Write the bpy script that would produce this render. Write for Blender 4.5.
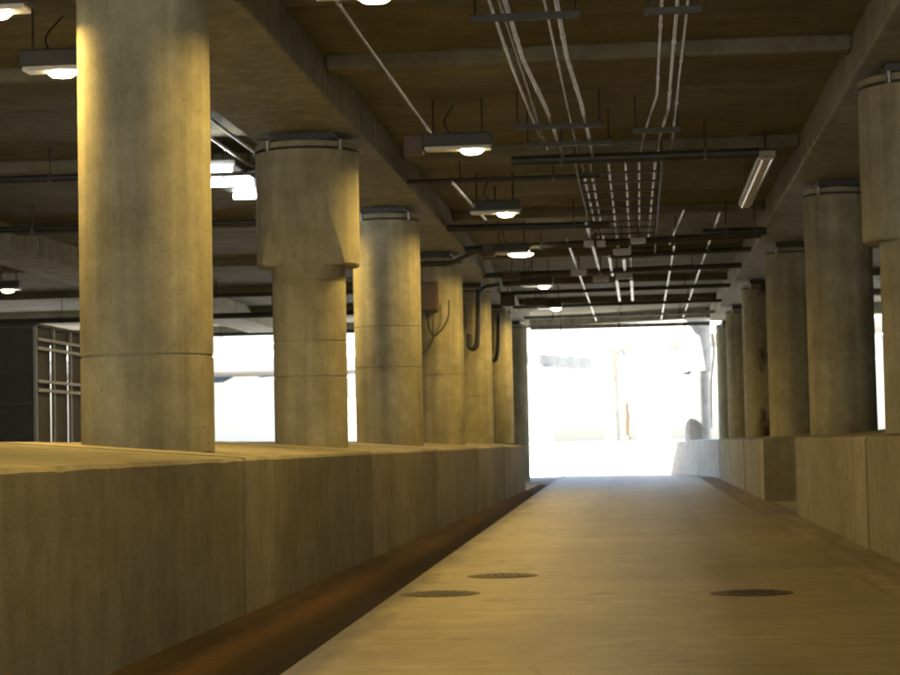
import bpy, bmesh, math, random
from mathutils import Vector, Matrix
random.seed(7)
R = math.radians
sc = bpy.context.scene
for o in list(bpy.data.objects):
    bpy.data.objects.remove(o)

# ------------------------------------------------------------------ camera
EYE = 1.4
FPX = 2000.0                       # focal length in pixels of the 900 px wide photograph
cam_d = bpy.data.cameras.new('camera')
cam = bpy.data.objects.new('camera', cam_d)
sc.collection.objects.link(cam)
sc.camera = cam
cam_d.sensor_fit = 'HORIZONTAL'
cam_d.sensor_width = 36.0
cam_d.lens = FPX / 900.0 * 36.0
cam_d.clip_start = 0.1
cam_d.clip_end = 4000
YAW, PITCH, ROLL = R(5.36), R(3.05), R(1.2)
fw = Vector((-math.sin(YAW) * math.cos(PITCH), math.cos(YAW) * math.cos(PITCH), math.sin(PITCH)))
rt0 = Vector((math.cos(YAW), math.sin(YAW), 0))
up0 = rt0.cross(fw)
up = up0 * math.cos(ROLL) + rt0 * math.sin(ROLL)
rt = rt0 * math.cos(ROLL) - up0 * math.sin(ROLL)
m = Matrix((rt, up, -fw)).transposed().to_4x4()
m.translation = (0, 0, EYE)
cam.matrix_world = m
cam_d.dof.use_dof = True           # a soft hand-held lens, focused on the middle of the passage
cam_d.dof.focus_distance = 8.0
cam_d.dof.aperture_fstop = 9.0

# ------------------------------------------------------------------ sky, sun, exposure
SUN_EL, SUN_AZ = R(55), R(-112)     # azimuth from +Y, negative to the left
w = bpy.data.worlds.new('World')
sc.world = w
w.use_nodes = True
nt = w.node_tree
sky = nt.nodes.new('ShaderNodeTexSky')
sky.sky_type = 'NISHITA'
sky.sun_disc = False
sky.dust_density = 2.0
sky.sun_elevation = SUN_EL
sky.sun_rotation = SUN_AZ
bg = nt.nodes['Background']
bg.inputs['Strength'].default_value = 0.06
nt.links.new(sky.outputs[0], bg.inputs['Color'])
sd = bpy.data.lights.new('sun', 'SUN')
sd.energy = 5.0
sd.angle = R(0.5)
sd.color = (1.0, 0.96, 0.88)
sun = bpy.data.objects.new('sun', sd)
sc.collection.objects.link(sun)
to_sun = Vector((math.sin(SUN_AZ) * math.cos(SUN_EL), math.cos(SUN_AZ) * math.cos(SUN_EL), math.sin(SUN_EL)))
sun.rotation_euler = to_sun.to_track_quat('Z', 'Y').to_euler()
sun.location = (0, 120, 80)
vs = sc.view_settings
vs.view_transform = 'Standard'
vs.look = 'None'
vs.gamma = 1
vs.use_curve_mapping = False
vs.exposure = 3.6
sc.cycles.max_bounces = 8
sc.cycles.diffuse_bounces = 5
sc.cycles.use_denoising = True
sc.cycles.sample_clamp_indirect = 6.0

LAMP_COL = (1.0, 0.66, 0.18)
LAMP_W = 13.0


# ------------------------------------------------------------------ helpers
def ray(px, py):
    return (fw * FPX + rt * (px - 450) + up * (337.5 - py))


def on_x(px, py, x):
    d = ray(px, py); return Vector((0, 0, EYE)) + d * (x / d.x)


def on_z(px, py, z):
    d = ray(px, py); return Vector((0, 0, EYE)) + d * ((z - EYE) / d.z)


def on_y(px, py, y):
    d = ray(px, py); return Vector((0, 0, EYE)) + d * (y / d.y)


COL = sc.collection


def obj(name, bm, mat, parent=None, smooth=None):
    me = bpy.data.meshes.new(name)
    bmesh.ops.recalc_face_normals(bm, faces=bm.faces[:])
    bm.to_mesh(me)
    bm.free()
    if mat:
        me.materials.append(mat)
    if smooth is not None:
        me.shade_smooth()
        me.set_sharp_from_angle(angle=R(smooth))
    o = bpy.data.objects.new(name, me)
    COL.objects.link(o)
    if parent:
        o.parent = parent
    return o


def tag(o, label=None, cat=None, group=None, kind=None):
    if label: o['label'] = label
    if cat: o['category'] = cat
    if group: o['group'] = group
    if kind: o['kind'] = kind
    return o


def thing(name, label, cat, loc=(0, 0, 0), rz=0, group=None):
    o = bpy.data.objects.new(name, None)
    COL.objects.link(o)
    o.empty_display_size = 0.2
    o.location = loc
    o.rotation_euler = (0, 0, rz)
    return tag(o, label, cat, group)


def copy_tree(o, parent=None):
    c = o.copy()
    COL.objects.link(c)
    c.parent = parent
    for ch in [k for k in bpy.data.objects if k.parent == o]:
        copy_tree(ch, c)
    return c


def box(bm, x0, x1, y0, y1, z0, z1, bev=0.0):
    r = bmesh.ops.create_cube(bm, size=1.0)
    vv = r['verts']
    bmesh.ops.scale(bm, vec=(x1 - x0, y1 - y0, z1 - z0), verts=vv)
    bmesh.ops.translate(bm, vec=((x0 + x1) / 2, (y0 + y1) / 2, (z0 + z1) / 2), verts=vv)
    if bev > 0:
        ed = list({e for v in vv for e in v.link_edges})
        bmesh.ops.bevel(bm, geom=ed, offset=bev, segments=2, affect='EDGES', profile=0.5)
    return bm


def lathe(bm, prof, seg=48, wob=0.0):
    """prof = [(r, z)...] from bottom to top, closed with caps"""
    rings = []
    for (r, z) in prof:
        rings.append([bm.verts.new((r * math.cos(2 * math.pi * k / seg), r * math.sin(2 * math.pi * k / seg), z)) for k in range(seg)])
    for a, b in zip(rings, rings[1:]):
        for k in range(seg):
            bm.faces.new((a[k], a[(k + 1) % seg], b[(k + 1) % seg], b[k]))
    bm.faces.new(list(reversed(rings[0])))
    bm.faces.new(rings[-1])
    return bm


def tube(bm, pts, r, seg=8):
    pts = [Vector(p) for p in pts]
    rings = []
    n = len(pts)
    prev = None
    for i, p in enumerate(pts):
        a = pts[max(i - 1, 0)]
        b = pts[min(i + 1, n - 1)]
        t = (b - a).normalized()
        ref = Vector((0, 0, 1)) if abs(t.z) < 0.9 else Vector((1, 0, 0))
        u = t.cross(ref).normalized() if prev is None else (prev - t * prev.dot(t)).normalized()
        prev = u
        v = t.cross(u)
        rings.append([bm.verts.new(p + (u * math.cos(2 * math.pi * k / seg) + v * math.sin(2 * math.pi * k / seg)) * r) for k in range(seg)])
    for a, b in zip(rings, rings[1:]):
        for k in range(seg):
            bm.faces.new((a[k], a[(k + 1) % seg], b[(k + 1) % seg], b[k]))
    bm.faces.new(list(reversed(rings[0])))
    bm.faces.new(rings[-1])
    return bm


def bend(pts, rad=0.12, n=4):
    """round the corners of a polyline"""
    pts = [Vector(p) for p in pts]
    out = [pts[0]]
    for a, b, c in zip(pts, pts[1:], pts[2:]):
        r = min(rad, (a - b).length * 0.45, (c - b).length * 0.45)
        p0 = b + (a - b).normalized() * r
        p2 = b + (c - b).normalized() * r
        for k in range(n + 1):
            t = k / n
            out.append(p0 * (1 - t) ** 2 + b * 2 * t * (1 - t) + p2 * t * t)
    out.append(pts[-1])
    return out


def worn_prism(bm, poly, y0, y1, step=0.22, j=0.0025):
    """like prism, its edges a little chipped and uneven"""
    n = max(2, int((y1 - y0) / step))
    rings = []
    for i in range(n + 1):
        y = y0 + (y1 - y0) * i / n
        ring = []
        for k, (x, z) in enumerate(poly):
            c = random.uniform(-j, j) if 0 < i < n else 0
            if k in (1, 2):
                if random.random() < 0.06: c -= random.uniform(0.003, 0.010)
                ring.append(bm.verts.new((x, y, z + c)))
            else:
                ring.append(bm.verts.new((x, y, z)))
        rings.append(ring)
    m_ = len(poly)
    for A, B in zip(rings, rings[1:]):
        for k in range(m_):
            bm.faces.new((A[k], A[(k + 1) % m_], B[(k + 1) % m_], B[k]))
    bm.faces.new(rings[0][::-1]); bm.faces.new(rings[-1])
    return bm


def prism(bm, poly, y0, y1):
    """poly in XZ, extruded along Y"""
    a = [bm.verts.new((x, y0, z)) for x, z in poly]
    b = [bm.verts.new((x, y1, z)) for x, z in poly]
    n = len(poly)
    for k in range(n):
        bm.faces.new((a[k], a[(k + 1) % n], b[(k + 1) % n], b[k]))
    bm.faces.new(list(reversed(a)))
    bm.faces.new(b)
    return bm


# ------------------------------------------------------------------ materials
def new_mat(name):
    mt = bpy.data.materials.new(name)
    mt.use_nodes = True
    return mt, mt.node_tree, mt.node_tree.nodes['Principled BSDF']


def N(t, kind, **kw):
    n = t.nodes.new(kind)
    for k, v in kw.items():
        if k in n.inputs:
            n.inputs[k].default_value = v
        else:
            setattr(n, k, v)
    return n


def noise(t, vec, scale, detail=5.0, rough=0.6):
    n = N(t, 'ShaderNodeTexNoise', Scale=scale, Detail=detail, Roughness=rough)
    t.links.new(vec, n.inputs['Vector'])
    return n.outputs['Fac']


def ramp(t, fac, stops):
    r = t.nodes.new('ShaderNodeValToRGB')
    e = r.color_ramp.elements
    while len(e) < len(stops):
        e.new(0.5)
    for el, (p, c) in zip(e, stops):
        el.position = p
        el.color = (*c, 1) if len(c) == 3 else c
    t.links.new(fac, r.inputs['Fac'])
    return r.outputs['Color']


def mix(t, fac, a, b, mode='MIX'):
    n = t.nodes.new('ShaderNodeMix')
    n.data_type = 'RGBA'
    n.blend_type = mode
    for i, s in ((0, fac), (6, a), (7, b)):
        if hasattr(s, 'links'):
            t.links.new(s, n.inputs[i])
        elif i == 0:
            n.inputs[0].default_value = s
        else:
            n.inputs[i].default_value = (*s, 1)
    return n.outputs[2]


def world_pos(t, scale=(1, 1, 1)):
    g = t.nodes.new('ShaderNodeNewGeometry')
    mp = t.nodes.new('ShaderNodeMapping')
    mp.inputs['Scale'].default_value = scale
    t.links.new(g.outputs['Position'], mp.inputs['Vector'])
    return mp.outputs['Vector']


def g3(v):
    return (v, v, v)


def bump(t, p, h, strength=0.3, dist=0.02):
    b = N(t, 'ShaderNodeBump', Strength=strength, Distance=dist)
    t.links.new(h, b.inputs['Height'])
    t.links.new(b.outputs['Normal'], p.inputs['Normal'])


def concrete(name, lo, hi, streak=0.35, stain=(0.60, 0.50, 0.30), stain_amt=0.35, rough=0.85, streak_axis=2, scuff=False):
    mt, t, p = new_mat(name)
    P = world_pos(t)
    big = noise(t, P, 0.55, 4)
    mid = noise(t, P, 3.1, 6, 0.65)
    fine = noise(t, P, 38.0, 4, 0.7)
    base = mix(t, ramp(t, big, [(0.3, g3(0)), (0.7, g3(1))]), lo, hi)
    base = mix(t, 0.55, base, mix(t, 1.0, base, ramp(t, mid, [(0.3, g3(0.55)), (0.72, g3(1.25))]), 'MULTIPLY'))
    base = mix(t, 0.35, base, mix(t, 1.0, base, ramp(t, fine, [(0.3, g3(0.6)), (0.7, g3(1.25))]), 'MULTIPLY'))
    sca = [5.0, 5.0, 5.0]
    sca[streak_axis] = 0.22
    st = noise(t, world_pos(t, tuple(sca)), 1.0, 5, 0.62)
    base = mix(t, streak, base, mix(t, 1.0, base, ramp(t, st, [(0.36, g3(0.45)), (0.66, g3(1.2))]), 'MULTIPLY'))
    sn = noise(t, world_pos(t, (0.9, 0.35, 0.6)), 1.3, 5, 0.6)
    sf = ramp(t, sn, [(0.52, g3(0)), (0.72, g3(stain_amt))])
    base = mix(t, sf, base, mix(t, 1.0, base, stain, 'MULTIPLY'))
    vo = t.nodes.new('ShaderNodeTexVoronoi'); vo.inputs['Scale'].default_value = 7.0
    t.links.new(P, vo.inputs['Vector'])
    pit = mix(t, 1.0, ramp(t, vo.outputs['Distance'], [(0.05, g3(0.7)), (0.12, g3(0))]), ramp(t, mid, [(0.45, g3(0)), (0.6, g3(1))]), 'MULTIPLY')
    base = mix(t, pit, base, mix(t, 1.0, base, g3(0.3), 'MULTIPLY'))
    if scuff:
        sc_ = noise(t, world_pos(t, (1.0, 0.16, 7.0)), 1.5, 6, 0.7)
        base = mix(t, ramp(t, sc_, [(0.60, g3(0)), (0.76, g3(0.35))]), base, (0.10, 0.085, 0.055))
    t.links.new(base, p.inputs['Base Color'])
    p.inputs['Roughness'].default_value = rough
    p.inputs['Specular IOR Level'].default_value = 0.3
    hh = mix(t, 0.5, mid, fine)
    bump(t, p, hh, 0.35, 0.02)
    return mt


M = {}
M['column'] = concrete('column_concrete', (0.30, 0.278, 0.185), (0.44, 0.412, 0.29), 0.40, stain_amt=0.5)
M['barrier'] = concrete('barrier_concrete', (0.26, 0.236, 0.155), (0.35, 0.322, 0.222), 0.22, stain_amt=0.45, scuff=True)
M['pilaster'] = concrete('pilaster_concrete', (0.31, 0.28, 0.19), (0.41, 0.37, 0.265), 0.25, stain_amt=0.5)
M['far'] = concrete('far_concrete', (0.28, 0.28, 0.265), (0.35, 0.35, 0.335), 0.25, stain_amt=0.15)
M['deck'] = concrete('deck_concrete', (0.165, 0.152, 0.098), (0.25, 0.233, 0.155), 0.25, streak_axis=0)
M['beam'] = concrete('beam_concrete', (0.26, 0.25, 0.18), (0.37, 0.36, 0.27), 0.4)
M['road'] = concrete('road_concrete', (0.225, 0.188, 0.11), (0.31, 0.265, 0.165), 0.28, stain_amt=0.5, rough=0.75, streak_axis=0)
def road_extra(mt):
    t = mt.node_tree; p = t.nodes['Principled BSDF']
    src = p.inputs['Base Color'].links[0].from_socket
    g = t.nodes.new('ShaderNodeNewGeometry'); sx = t.nodes.new('ShaderNodeSeparateXYZ')
    t.links.new(g.outputs['Position'], sx.inputs[0])
    # tyre-polished wheel tracks about a metre either side of the lane centre
    ab = N(t, 'ShaderNodeMath', operation='ABSOLUTE'); t.links.new(sx.outputs['X'], ab.inputs[0])
    sb = N(t, 'ShaderNodeMath', operation='SUBTRACT'); sb.inputs[1].default_value = 0.85; t.links.new(ab.outputs[0], sb.inputs[0])
    a2 = N(t, 'ShaderNodeMath', operation='ABSOLUTE'); t.links.new(sb.outputs[0], a2.inputs[0])
    tr = ramp(t, a2.outputs[0], [(0.08, g3(1)), (0.42, g3(0))])
    n = noise(t, world_pos(t, (2.5, 0.25, 1)), 1.0, 5)
    tf = mix(t, 1.0, tr, ramp(t, n, [(0.3, g3(0.15)), (0.7, g3(0.75))]), 'MULTIPLY')
    c = mix(t, tf, src, mix(t, 1.0, src, (0.66, 0.62, 0.58), 'MULTIPLY'))
    # cracks
    nv = t.nodes.new('ShaderNodeTexNoise'); nv.inputs['Scale'].default_value = 1.3; nv.inputs['Detail'].default_value = 4
    P_ = world_pos(t, (0.32, 0.20, 1)); t.links.new(world_pos(t), nv.inputs['Vector'])
    ad = t.nodes.new('ShaderNodeVectorMath'); ad.operation = 'MULTIPLY_ADD'; ad.inputs[1].default_value = (0.25, 0.25, 0)
    t.links.new(nv.outputs['Color'], ad.inputs[0]); t.links.new(P_, ad.inputs[2])
    vo = t.nodes.new('ShaderNodeTexVoronoi'); vo.feature = 'DISTANCE_TO_EDGE'; vo.inputs['Scale'].default_value = 0.8
    t.links.new(ad.outputs[0], vo.inputs['Vector'])
    ck = ramp(t, vo.outputs['Distance'], [(0.0, g3(0.55)), (0.007, g3(0))])
    ck = mix(t, 1.0, ck, ramp(t, noise(t, world_pos(t), 0.3, 2), [(0.5, g3(0)), (0.6, g3(1))]), 'MULTIPLY')
    c = mix(t, ck, c, (0.05, 0.035, 0.02))
    # oil spots
    sp = noise(t, world_pos(t), 1.7, 3, 0.5)
    c = mix(t, ramp(t, sp, [(0.66, g3(0)), (0.72, g3(0.55))]), c, (0.07, 0.05, 0.03))
    # soft ragged edge of the shoulder shadow, painted onto the slab edge
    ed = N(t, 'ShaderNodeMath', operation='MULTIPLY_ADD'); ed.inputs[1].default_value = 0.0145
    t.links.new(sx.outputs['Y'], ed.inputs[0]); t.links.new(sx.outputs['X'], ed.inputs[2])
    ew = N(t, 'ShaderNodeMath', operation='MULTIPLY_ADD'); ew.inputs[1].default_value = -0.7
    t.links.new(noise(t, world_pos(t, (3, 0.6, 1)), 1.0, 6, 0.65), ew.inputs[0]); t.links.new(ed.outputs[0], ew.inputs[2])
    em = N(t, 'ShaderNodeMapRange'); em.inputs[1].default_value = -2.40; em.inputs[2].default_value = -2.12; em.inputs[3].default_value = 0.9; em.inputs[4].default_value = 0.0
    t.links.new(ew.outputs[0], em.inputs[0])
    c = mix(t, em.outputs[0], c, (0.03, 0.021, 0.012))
    t.links.new(c, p.inputs['Base Color'])


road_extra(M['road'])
M['road'].node_tree.nodes['Principled BSDF'].inputs['Roughness'].default_value = 0.5
M['road'].node_tree.nodes['Principled BSDF'].inputs['Specular IOR Level'].default_value = 0.5
M['ground'] = concrete('ground_concrete', (0.32, 0.30, 0.27), (0.42, 0.40, 0.37), 0.2)
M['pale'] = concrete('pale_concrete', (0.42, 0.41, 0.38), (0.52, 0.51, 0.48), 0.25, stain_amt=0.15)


def shoulder_mat():  # rust-stained gutter with a shadow painted into its dark tones
    mt, t, p = new_mat('shadowed_shoulder')
    a = noise(t, world_pos(t, (3.0, 0.30, 1)), 1.0, 6, 0.65)
    b = noise(t, world_pos(t), 9.0, 6, 0.7)
    g = t.nodes.new('ShaderNodeNewGeometry')
    sx = t.nodes.new('ShaderNodeSeparateXYZ')
    t.links.new(g.outputs['Position'], sx.inputs[0])
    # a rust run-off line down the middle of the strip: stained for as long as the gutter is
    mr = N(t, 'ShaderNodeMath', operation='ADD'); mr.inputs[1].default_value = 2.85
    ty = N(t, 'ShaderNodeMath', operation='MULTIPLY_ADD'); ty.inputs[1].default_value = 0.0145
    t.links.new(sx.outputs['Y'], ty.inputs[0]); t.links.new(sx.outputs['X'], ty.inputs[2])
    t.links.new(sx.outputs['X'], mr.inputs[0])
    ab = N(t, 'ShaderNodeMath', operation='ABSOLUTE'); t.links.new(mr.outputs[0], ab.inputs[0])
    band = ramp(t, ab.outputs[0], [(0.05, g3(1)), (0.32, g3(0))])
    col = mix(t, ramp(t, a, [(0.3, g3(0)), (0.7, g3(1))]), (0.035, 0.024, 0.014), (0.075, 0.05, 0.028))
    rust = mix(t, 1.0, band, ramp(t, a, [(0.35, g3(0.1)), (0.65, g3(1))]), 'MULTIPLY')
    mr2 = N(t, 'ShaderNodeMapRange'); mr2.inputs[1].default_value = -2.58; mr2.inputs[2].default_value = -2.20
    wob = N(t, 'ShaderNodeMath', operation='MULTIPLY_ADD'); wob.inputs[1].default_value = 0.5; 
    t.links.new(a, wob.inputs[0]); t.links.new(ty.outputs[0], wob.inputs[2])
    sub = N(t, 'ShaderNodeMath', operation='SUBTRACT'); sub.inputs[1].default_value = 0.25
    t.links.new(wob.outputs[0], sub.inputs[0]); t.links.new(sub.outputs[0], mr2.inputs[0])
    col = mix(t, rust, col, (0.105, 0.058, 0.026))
    col = mix(t, mr2.outputs[0], col, (0.017, 0.011, 0.006))  # painted shadow edge, darkest beside the road
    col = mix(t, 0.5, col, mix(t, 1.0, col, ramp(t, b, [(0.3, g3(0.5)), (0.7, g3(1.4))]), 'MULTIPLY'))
    t.links.new(col, p.inputs['Base Color'])
    p.inputs['Roughness'].default_value = 0.9
    p.inputs['Specular IOR Level'].default_value = 0.08
    bump(t, p, b, 0.5, 0.02)
    return mt


def simple(name, col, rough=0.5, metal=0.0, var=0.3, scale=12.0):
    mt, t, p = new_mat(name)
    n = noise(t, world_pos(t), scale, 5, 0.65)
    c = mix(t, var, col, mix(t, 1.0, col, ramp(t, n, [(0.3, g3(0.35)), (0.7, g3(1.3))]), 'MULTIPLY'))
    t.links.new(c, p.inputs['Base Color'])
    p.inputs['Roughness'].default_value = rough
    p.inputs['Metallic'].default_value = metal
    bump(t, p, n, 0.15, 0.005)
    return mt


def emit(name, col, st):
    mt, t, p = new_mat(name)
    p.inputs['Base Color'].default_value = (0.8, 0.75, 0.6, 1)
    p.inputs['Emission Color'].default_value = (*col, 1)
    p.inputs['Emission Strength'].default_value = st
    n = noise(t, world_pos(t), 6.0, 3)
    t.links.new(ramp(t, n, [(0.3, (0.7, 0.66, 0.5)), (0.7, (0.85, 0.82, 0.7))]), p.inputs['Base Color'])
    return mt


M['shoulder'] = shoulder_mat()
M['gutter'] = concrete('gutter_concrete', (0.22, 0.18, 0.13), (0.30, 0.25, 0.18), 0.5, streak_axis=1)
M['galv'] = simple('galvanised_steel', (0.42, 0.42, 0.40), 0.38, 0.85, 0.8, 5)
M['dull_steel'] = simple('dull_steel', (0.28, 0.29, 0.28), 0.5, 0.2, 0.4)
M['black_pipe'] = simple('dark_painted_pipe', (0.035, 0.035, 0.03), 0.5, 0.0)
M['dark_steel'] = simple('dark_steel', (0.06, 0.058, 0.05), 0.55, 0.4)
M['brown_box'] = simple('brown_painted_metal', (0.10, 0.065, 0.04), 0.55, 0.0)
M['grey_box'] = simple('pale_grey_metal', (0.55, 0.55, 0.52), 0.5, 0.0)
M['iron'] = simple('cast_iron', (0.07, 0.055, 0.04), 0.6, 0.3, 0.5, 30)
M['cage_panel'] = simple('dark_mesh_sheet', (0.05, 0.05, 0.045), 0.7, 0.0)
M['lens'] = emit('warm_lamp_glass', (1.0, 0.84, 0.5), 4.0)
M['glassbar'] = simple('frosted_glass', (0.7, 0.68, 0.6), 0.25)
M['cool'] = emit('cool_daylight_glow', (0.92, 0.97, 1.0), 4.0)  # glow in place of daylight through the deck gap
M['white_wall'] = simple('white_render', (0.75, 0.75, 0.73), 0.8, 0, 0.1)
M['blue_glass'] = simple('blue_glass', (0.03, 0.07, 0.12), 0.12, 0.0, 0.3, 1.0)
M['brown_post'] = simple('brown_post', (0.20, 0.15, 0.10), 0.6)

# ------------------------------------------------------------------ main dimensions
XL, XR = -3.37, 2.79               # faces of the barriers
LC, RC = -4.62, 3.545              # column centre lines
BEAM_B, SOFFIT = 5.80, 6.33        # underside of beams, underside of slab
DECK_END = 76.0
COL_Y_L = [18.55, 28.0, 36.9, 45.9, 54.9, 63.8, 72.6]
COL_Y_R = [24.4, 35.1, 45.9, 56.6, 67.2, 75.6]

# ------------------------------------------------------------------ ground and road
bm = bmesh.new()
v = [bm.verts.new(p) for p in ((-700, -120, -0.02), (700, -120, -0.02), (700, 1600, -0.02), (-700, 1600, -0.02))]
bm.faces.new(v)
tag(obj('ground', bm, M['ground']), 'pale concrete ground all around', kind='structure')

def sheet(bm, pts, z0, z1):
    lo = [bm.verts.new((x, y, z0)) for x, y in pts]
    hi = [bm.verts.new((x, y, z1)) for x, y in pts]
    for i in range(4):
        bm.faces.new((lo[i], lo[(i + 1) % 4], hi[(i + 1) % 4], hi[i]))
    bm.faces.new(hi); bm.faces.new(lo[::-1])


road = thing('road', 'worn tan concrete road of wide slabs', None)
road['kind'] = 'structure'
XS = -2.06
def xs(y):                          # the painted shadow on the shoulder narrows with distance
    return -2.22 - 0.0145 * (y - 10)
XG = 2.12
yj = 16.9 - 9.3 * 3
while yj < 86:
    y0, y1 = yj + 0.008, yj + 9.3 - 0.008
    bm = bmesh.new()
    sheet(bm, [(xs(y0) + 0.004, y0), (XG - 0.004, y0), (XG - 0.004, y1), (xs(y1) + 0.004, y1)], -0.018, 0.0)
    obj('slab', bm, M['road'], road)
    yj += 9.3
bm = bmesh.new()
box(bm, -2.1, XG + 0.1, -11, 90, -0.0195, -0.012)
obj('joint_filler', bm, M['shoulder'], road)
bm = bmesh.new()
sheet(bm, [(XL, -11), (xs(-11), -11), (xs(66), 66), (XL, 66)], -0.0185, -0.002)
tag(obj('shoulder', bm, M['shoulder']), 'rust-stained gutter strip along the left barrier, painted dark as if in shadow', kind='structure')
bm = bmesh.new()
box(bm, XG, XR + 0.1, -11, 76, -0.0185, -0.003)
tag(obj('gutter', bm, M['gutter']), 'slightly darker gutter strip along the right barrier', kind='structure')

# manhole covers
def manhole(px, py, label):
    c = on_z(px, py, 0)
    t = thing('manhole_cover', label, 'manhole cover', (c.x, c.y, 0), random.random(), 'manhole covers in the road')
    bm = bmesh.new(); lathe(bm, [(0.375, -0.01), (0.375, 0.004), (0.335, 0.005)], 40); obj('frame', bm, M['iron'], t, 30)
    bm = bmesh.new(); lathe(bm, [(0.325, 0.0), (0.325, 0.008), (0.318, 0.011)], 40)
    for i in range(-3, 4):
        for j in range(-3, 4):
            if i * i + j * j < 10:
                box(bm, i * 0.08 - 0.025, i * 0.08 + 0.025, j * 0.08 - 0.025, j * 0.08 + 0.025, 0.01, 0.015)
    obj('lid', bm, M['iron'], t)

manhole(440, 594, 'round dark manhole cover nearest the left shoulder')
manhole(503, 576, 'farthest of the three round manhole covers, left of the road centre')
manhole(752, 593, 'round manhole cover alone on the right half of the road')

# ------------------------------------------------------------------ barriers
def barrier_poly(side, face, front_h, back_h, depth):
    s = -1 if side == 'L' else 1
    return [(face, -0.02), (face, front_h - 0.03), (face + s * 0.03, front_h), (face + s * depth, back_h), (face + s * depth, -0.02)]


def barrier(name, label, side, face, joints, fh, bh, depth=2.1):
    t = thing(name, label, 'barrier', (face, joints[0], 0))
    s = -1 if side == 'L' else 1
    for k, (a, b) in enumerate(zip(joints, joints[1:])):
        # each cast length: a short proud pilaster strip and a long panel
        pil = 1.25
        def loc(poly):
            return [(x - face, z) for x, z in poly]
        j = random.uniform(-0.006, 0.006)
        bm = bmesh.new(); worn_prism(bm, loc(barrier_poly(side, face + j - s * 0.016, fh, bh, depth)), a + 0.012 - joints[0], a + pil - joints[0])
        obj('pilaster', bm, M['pilaster'], t)
        bm = bmesh.new(); worn_prism(bm, loc(barrier_poly(side, face + j, fh - 0.004, bh - 0.004, depth)), a + pil + 0.001 - joints[0], b - 0.012 - joints[0])
        obj('panel', bm, M['barrier'], t)
    bm = bmesh.new(); box(bm, min(s * 0.05, s * (depth - .05)), max(s * 0.05, s * (depth - .05)), 0.05, joints[-1] - joints[0] - 0.05, -0.02, min(fh, bh) - 0.06)
    obj('core', bm, M['barrier'], t)
    return t


jl = [0.3, 8.6, 16.9, 25.1, 33.2, 41.2, 49.5, 58.6]
barrier('concrete_barrier', 'long concrete barrier on the left carrying the left row of columns', 'L', XL, jl, EYE - 0.075, EYE + 0.10, 2.2)
barrier('concrete_barrier', 'nearer of the two concrete barriers on the right', 'R', XR, [6.5, 15.5, 25.2, 36.7], EYE - 0.01, EYE + 0.14, 2.0)
barrier('concrete_barrier', 'farther concrete barrier on the right, its end face toward the camera', 'R', XR - 0.05, [45.0, 53.6, 62.2, 71.0], EYE - 0.02, EYE + 0.14, 2.0)
# curved sunlit barrier that carries on across the far end of the road
t = thing('concrete_barrier', 'sunlit pale barrier curving left across the far end of the road', 'barrier', (2.7, 71, 0))
path = [(2.74, 71.03), (2.62, 74), (2.3, 77), (1.75, 80), (0.9, 83), (-0.5, 86.2), (-2.6, 89.2), (-5.6, 92), (-9.5, 94.2), (-14, 95.8), (-20, 97)]
for k in range(len(path) - 1):
    (x0, y0), (x1, y1) = path[k], path[k + 1]
    def off(i):
        a = Vector(path[max(i - 1, 0)]); b = Vector(path[min(i + 1, len(path) - 1)])
        d = (b - a).normalized(); return Vector((d.y, -d.x))
    n0, n1 = off(k), off(k + 1)
    bm = bmesh.new()
    dep = 0.6
    d = (Vector((x1, y1)) - Vector((x0, y0))).normalized() * 0.008
    a0 = Vector((x0, y0)) + d; a1 = Vector((x1, y1)) - d
    b0 = a0 + n0 * dep; b1 = a1 + n1 * dep
    lo = [bm.verts.new((q.x - 2.7, q.y - 71, -0.02)) for q in (a0, a1, b1, b0)]
    hi = [bm.verts.new((q.x - 2.7, q.y - 71, z)) for q, z in ((a0, EYE - 0.08), (a1, EYE - 0.08), (b1, EYE - 0.03), (b0, EYE - 0.03))]
    for i in range(4):
        bm.faces.new((lo[i], lo[(i + 1) % 4], hi[(i + 1) % 4], hi[i]))
    bm.faces.new(hi); bm.faces.new(lo[::-1])
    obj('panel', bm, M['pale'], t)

# ------------------------------------------------------------------ deck overhead
DX0, DX1, DY0 = -42.0, 24.0, -14.0
deck = thing('overpass_deck', 'concrete overpass deck overhead with long beams and cross girders', 'deck', (0, DY0, 0))
yy = DY0
k = 0
while yy < DECK_END - 0.1:                       # soffit cast in strips, joint between each
    y1 = min(yy + 3.0, DECK_END)
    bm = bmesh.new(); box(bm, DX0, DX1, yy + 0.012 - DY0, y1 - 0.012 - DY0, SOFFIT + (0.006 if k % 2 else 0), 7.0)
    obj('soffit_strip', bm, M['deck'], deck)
    yy = y1; k += 1
bm = bmesh.new(); box(bm, DX0 + 0.05, DX1 - 0.05, 0.05, DECK_END - DY0 - 0.05, 6.35, 6.95)
obj('slab', bm, M['deck'], deck)
GIRDERS = [7.0, 16.2, 24.9, 33.0, 42.2, 51.3, 60.2, 68.8]
def beam_line(xa, xb, ys):
    for a, b in zip(ys, ys[1:]):
        bm = bmesh.new()
        box(bm, xa, xb, a + 0.03 - DY0, b - 0.03 - DY0, BEAM_B, SOFFIT + 0.02, 0.03)
        obj('beam', bm, M['beam'], deck)
beam_line(-5.42, -3.83, [DY0 + 0.1, -3.0, 9.8, 28.0, 45.9])
beam_line(-5.42, -3.93, [45.9, 54.9])
beam_line(-5.42, -4.0, [54.9, 63.8])
beam_line(-5.42, -4.03, [63.8, 72.6, DECK_END - 0.7])
beam_line(2.72, 4.36, [DY0 + 0.1, 2.8, 13.6, 35.1, 56.6, DECK_END - 0.7])
beam_line(12.6, 14.0, [DY0 + 0.1, 8.0, 26.0, 44.0, 62.0, DECK_END - 0.7])
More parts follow.
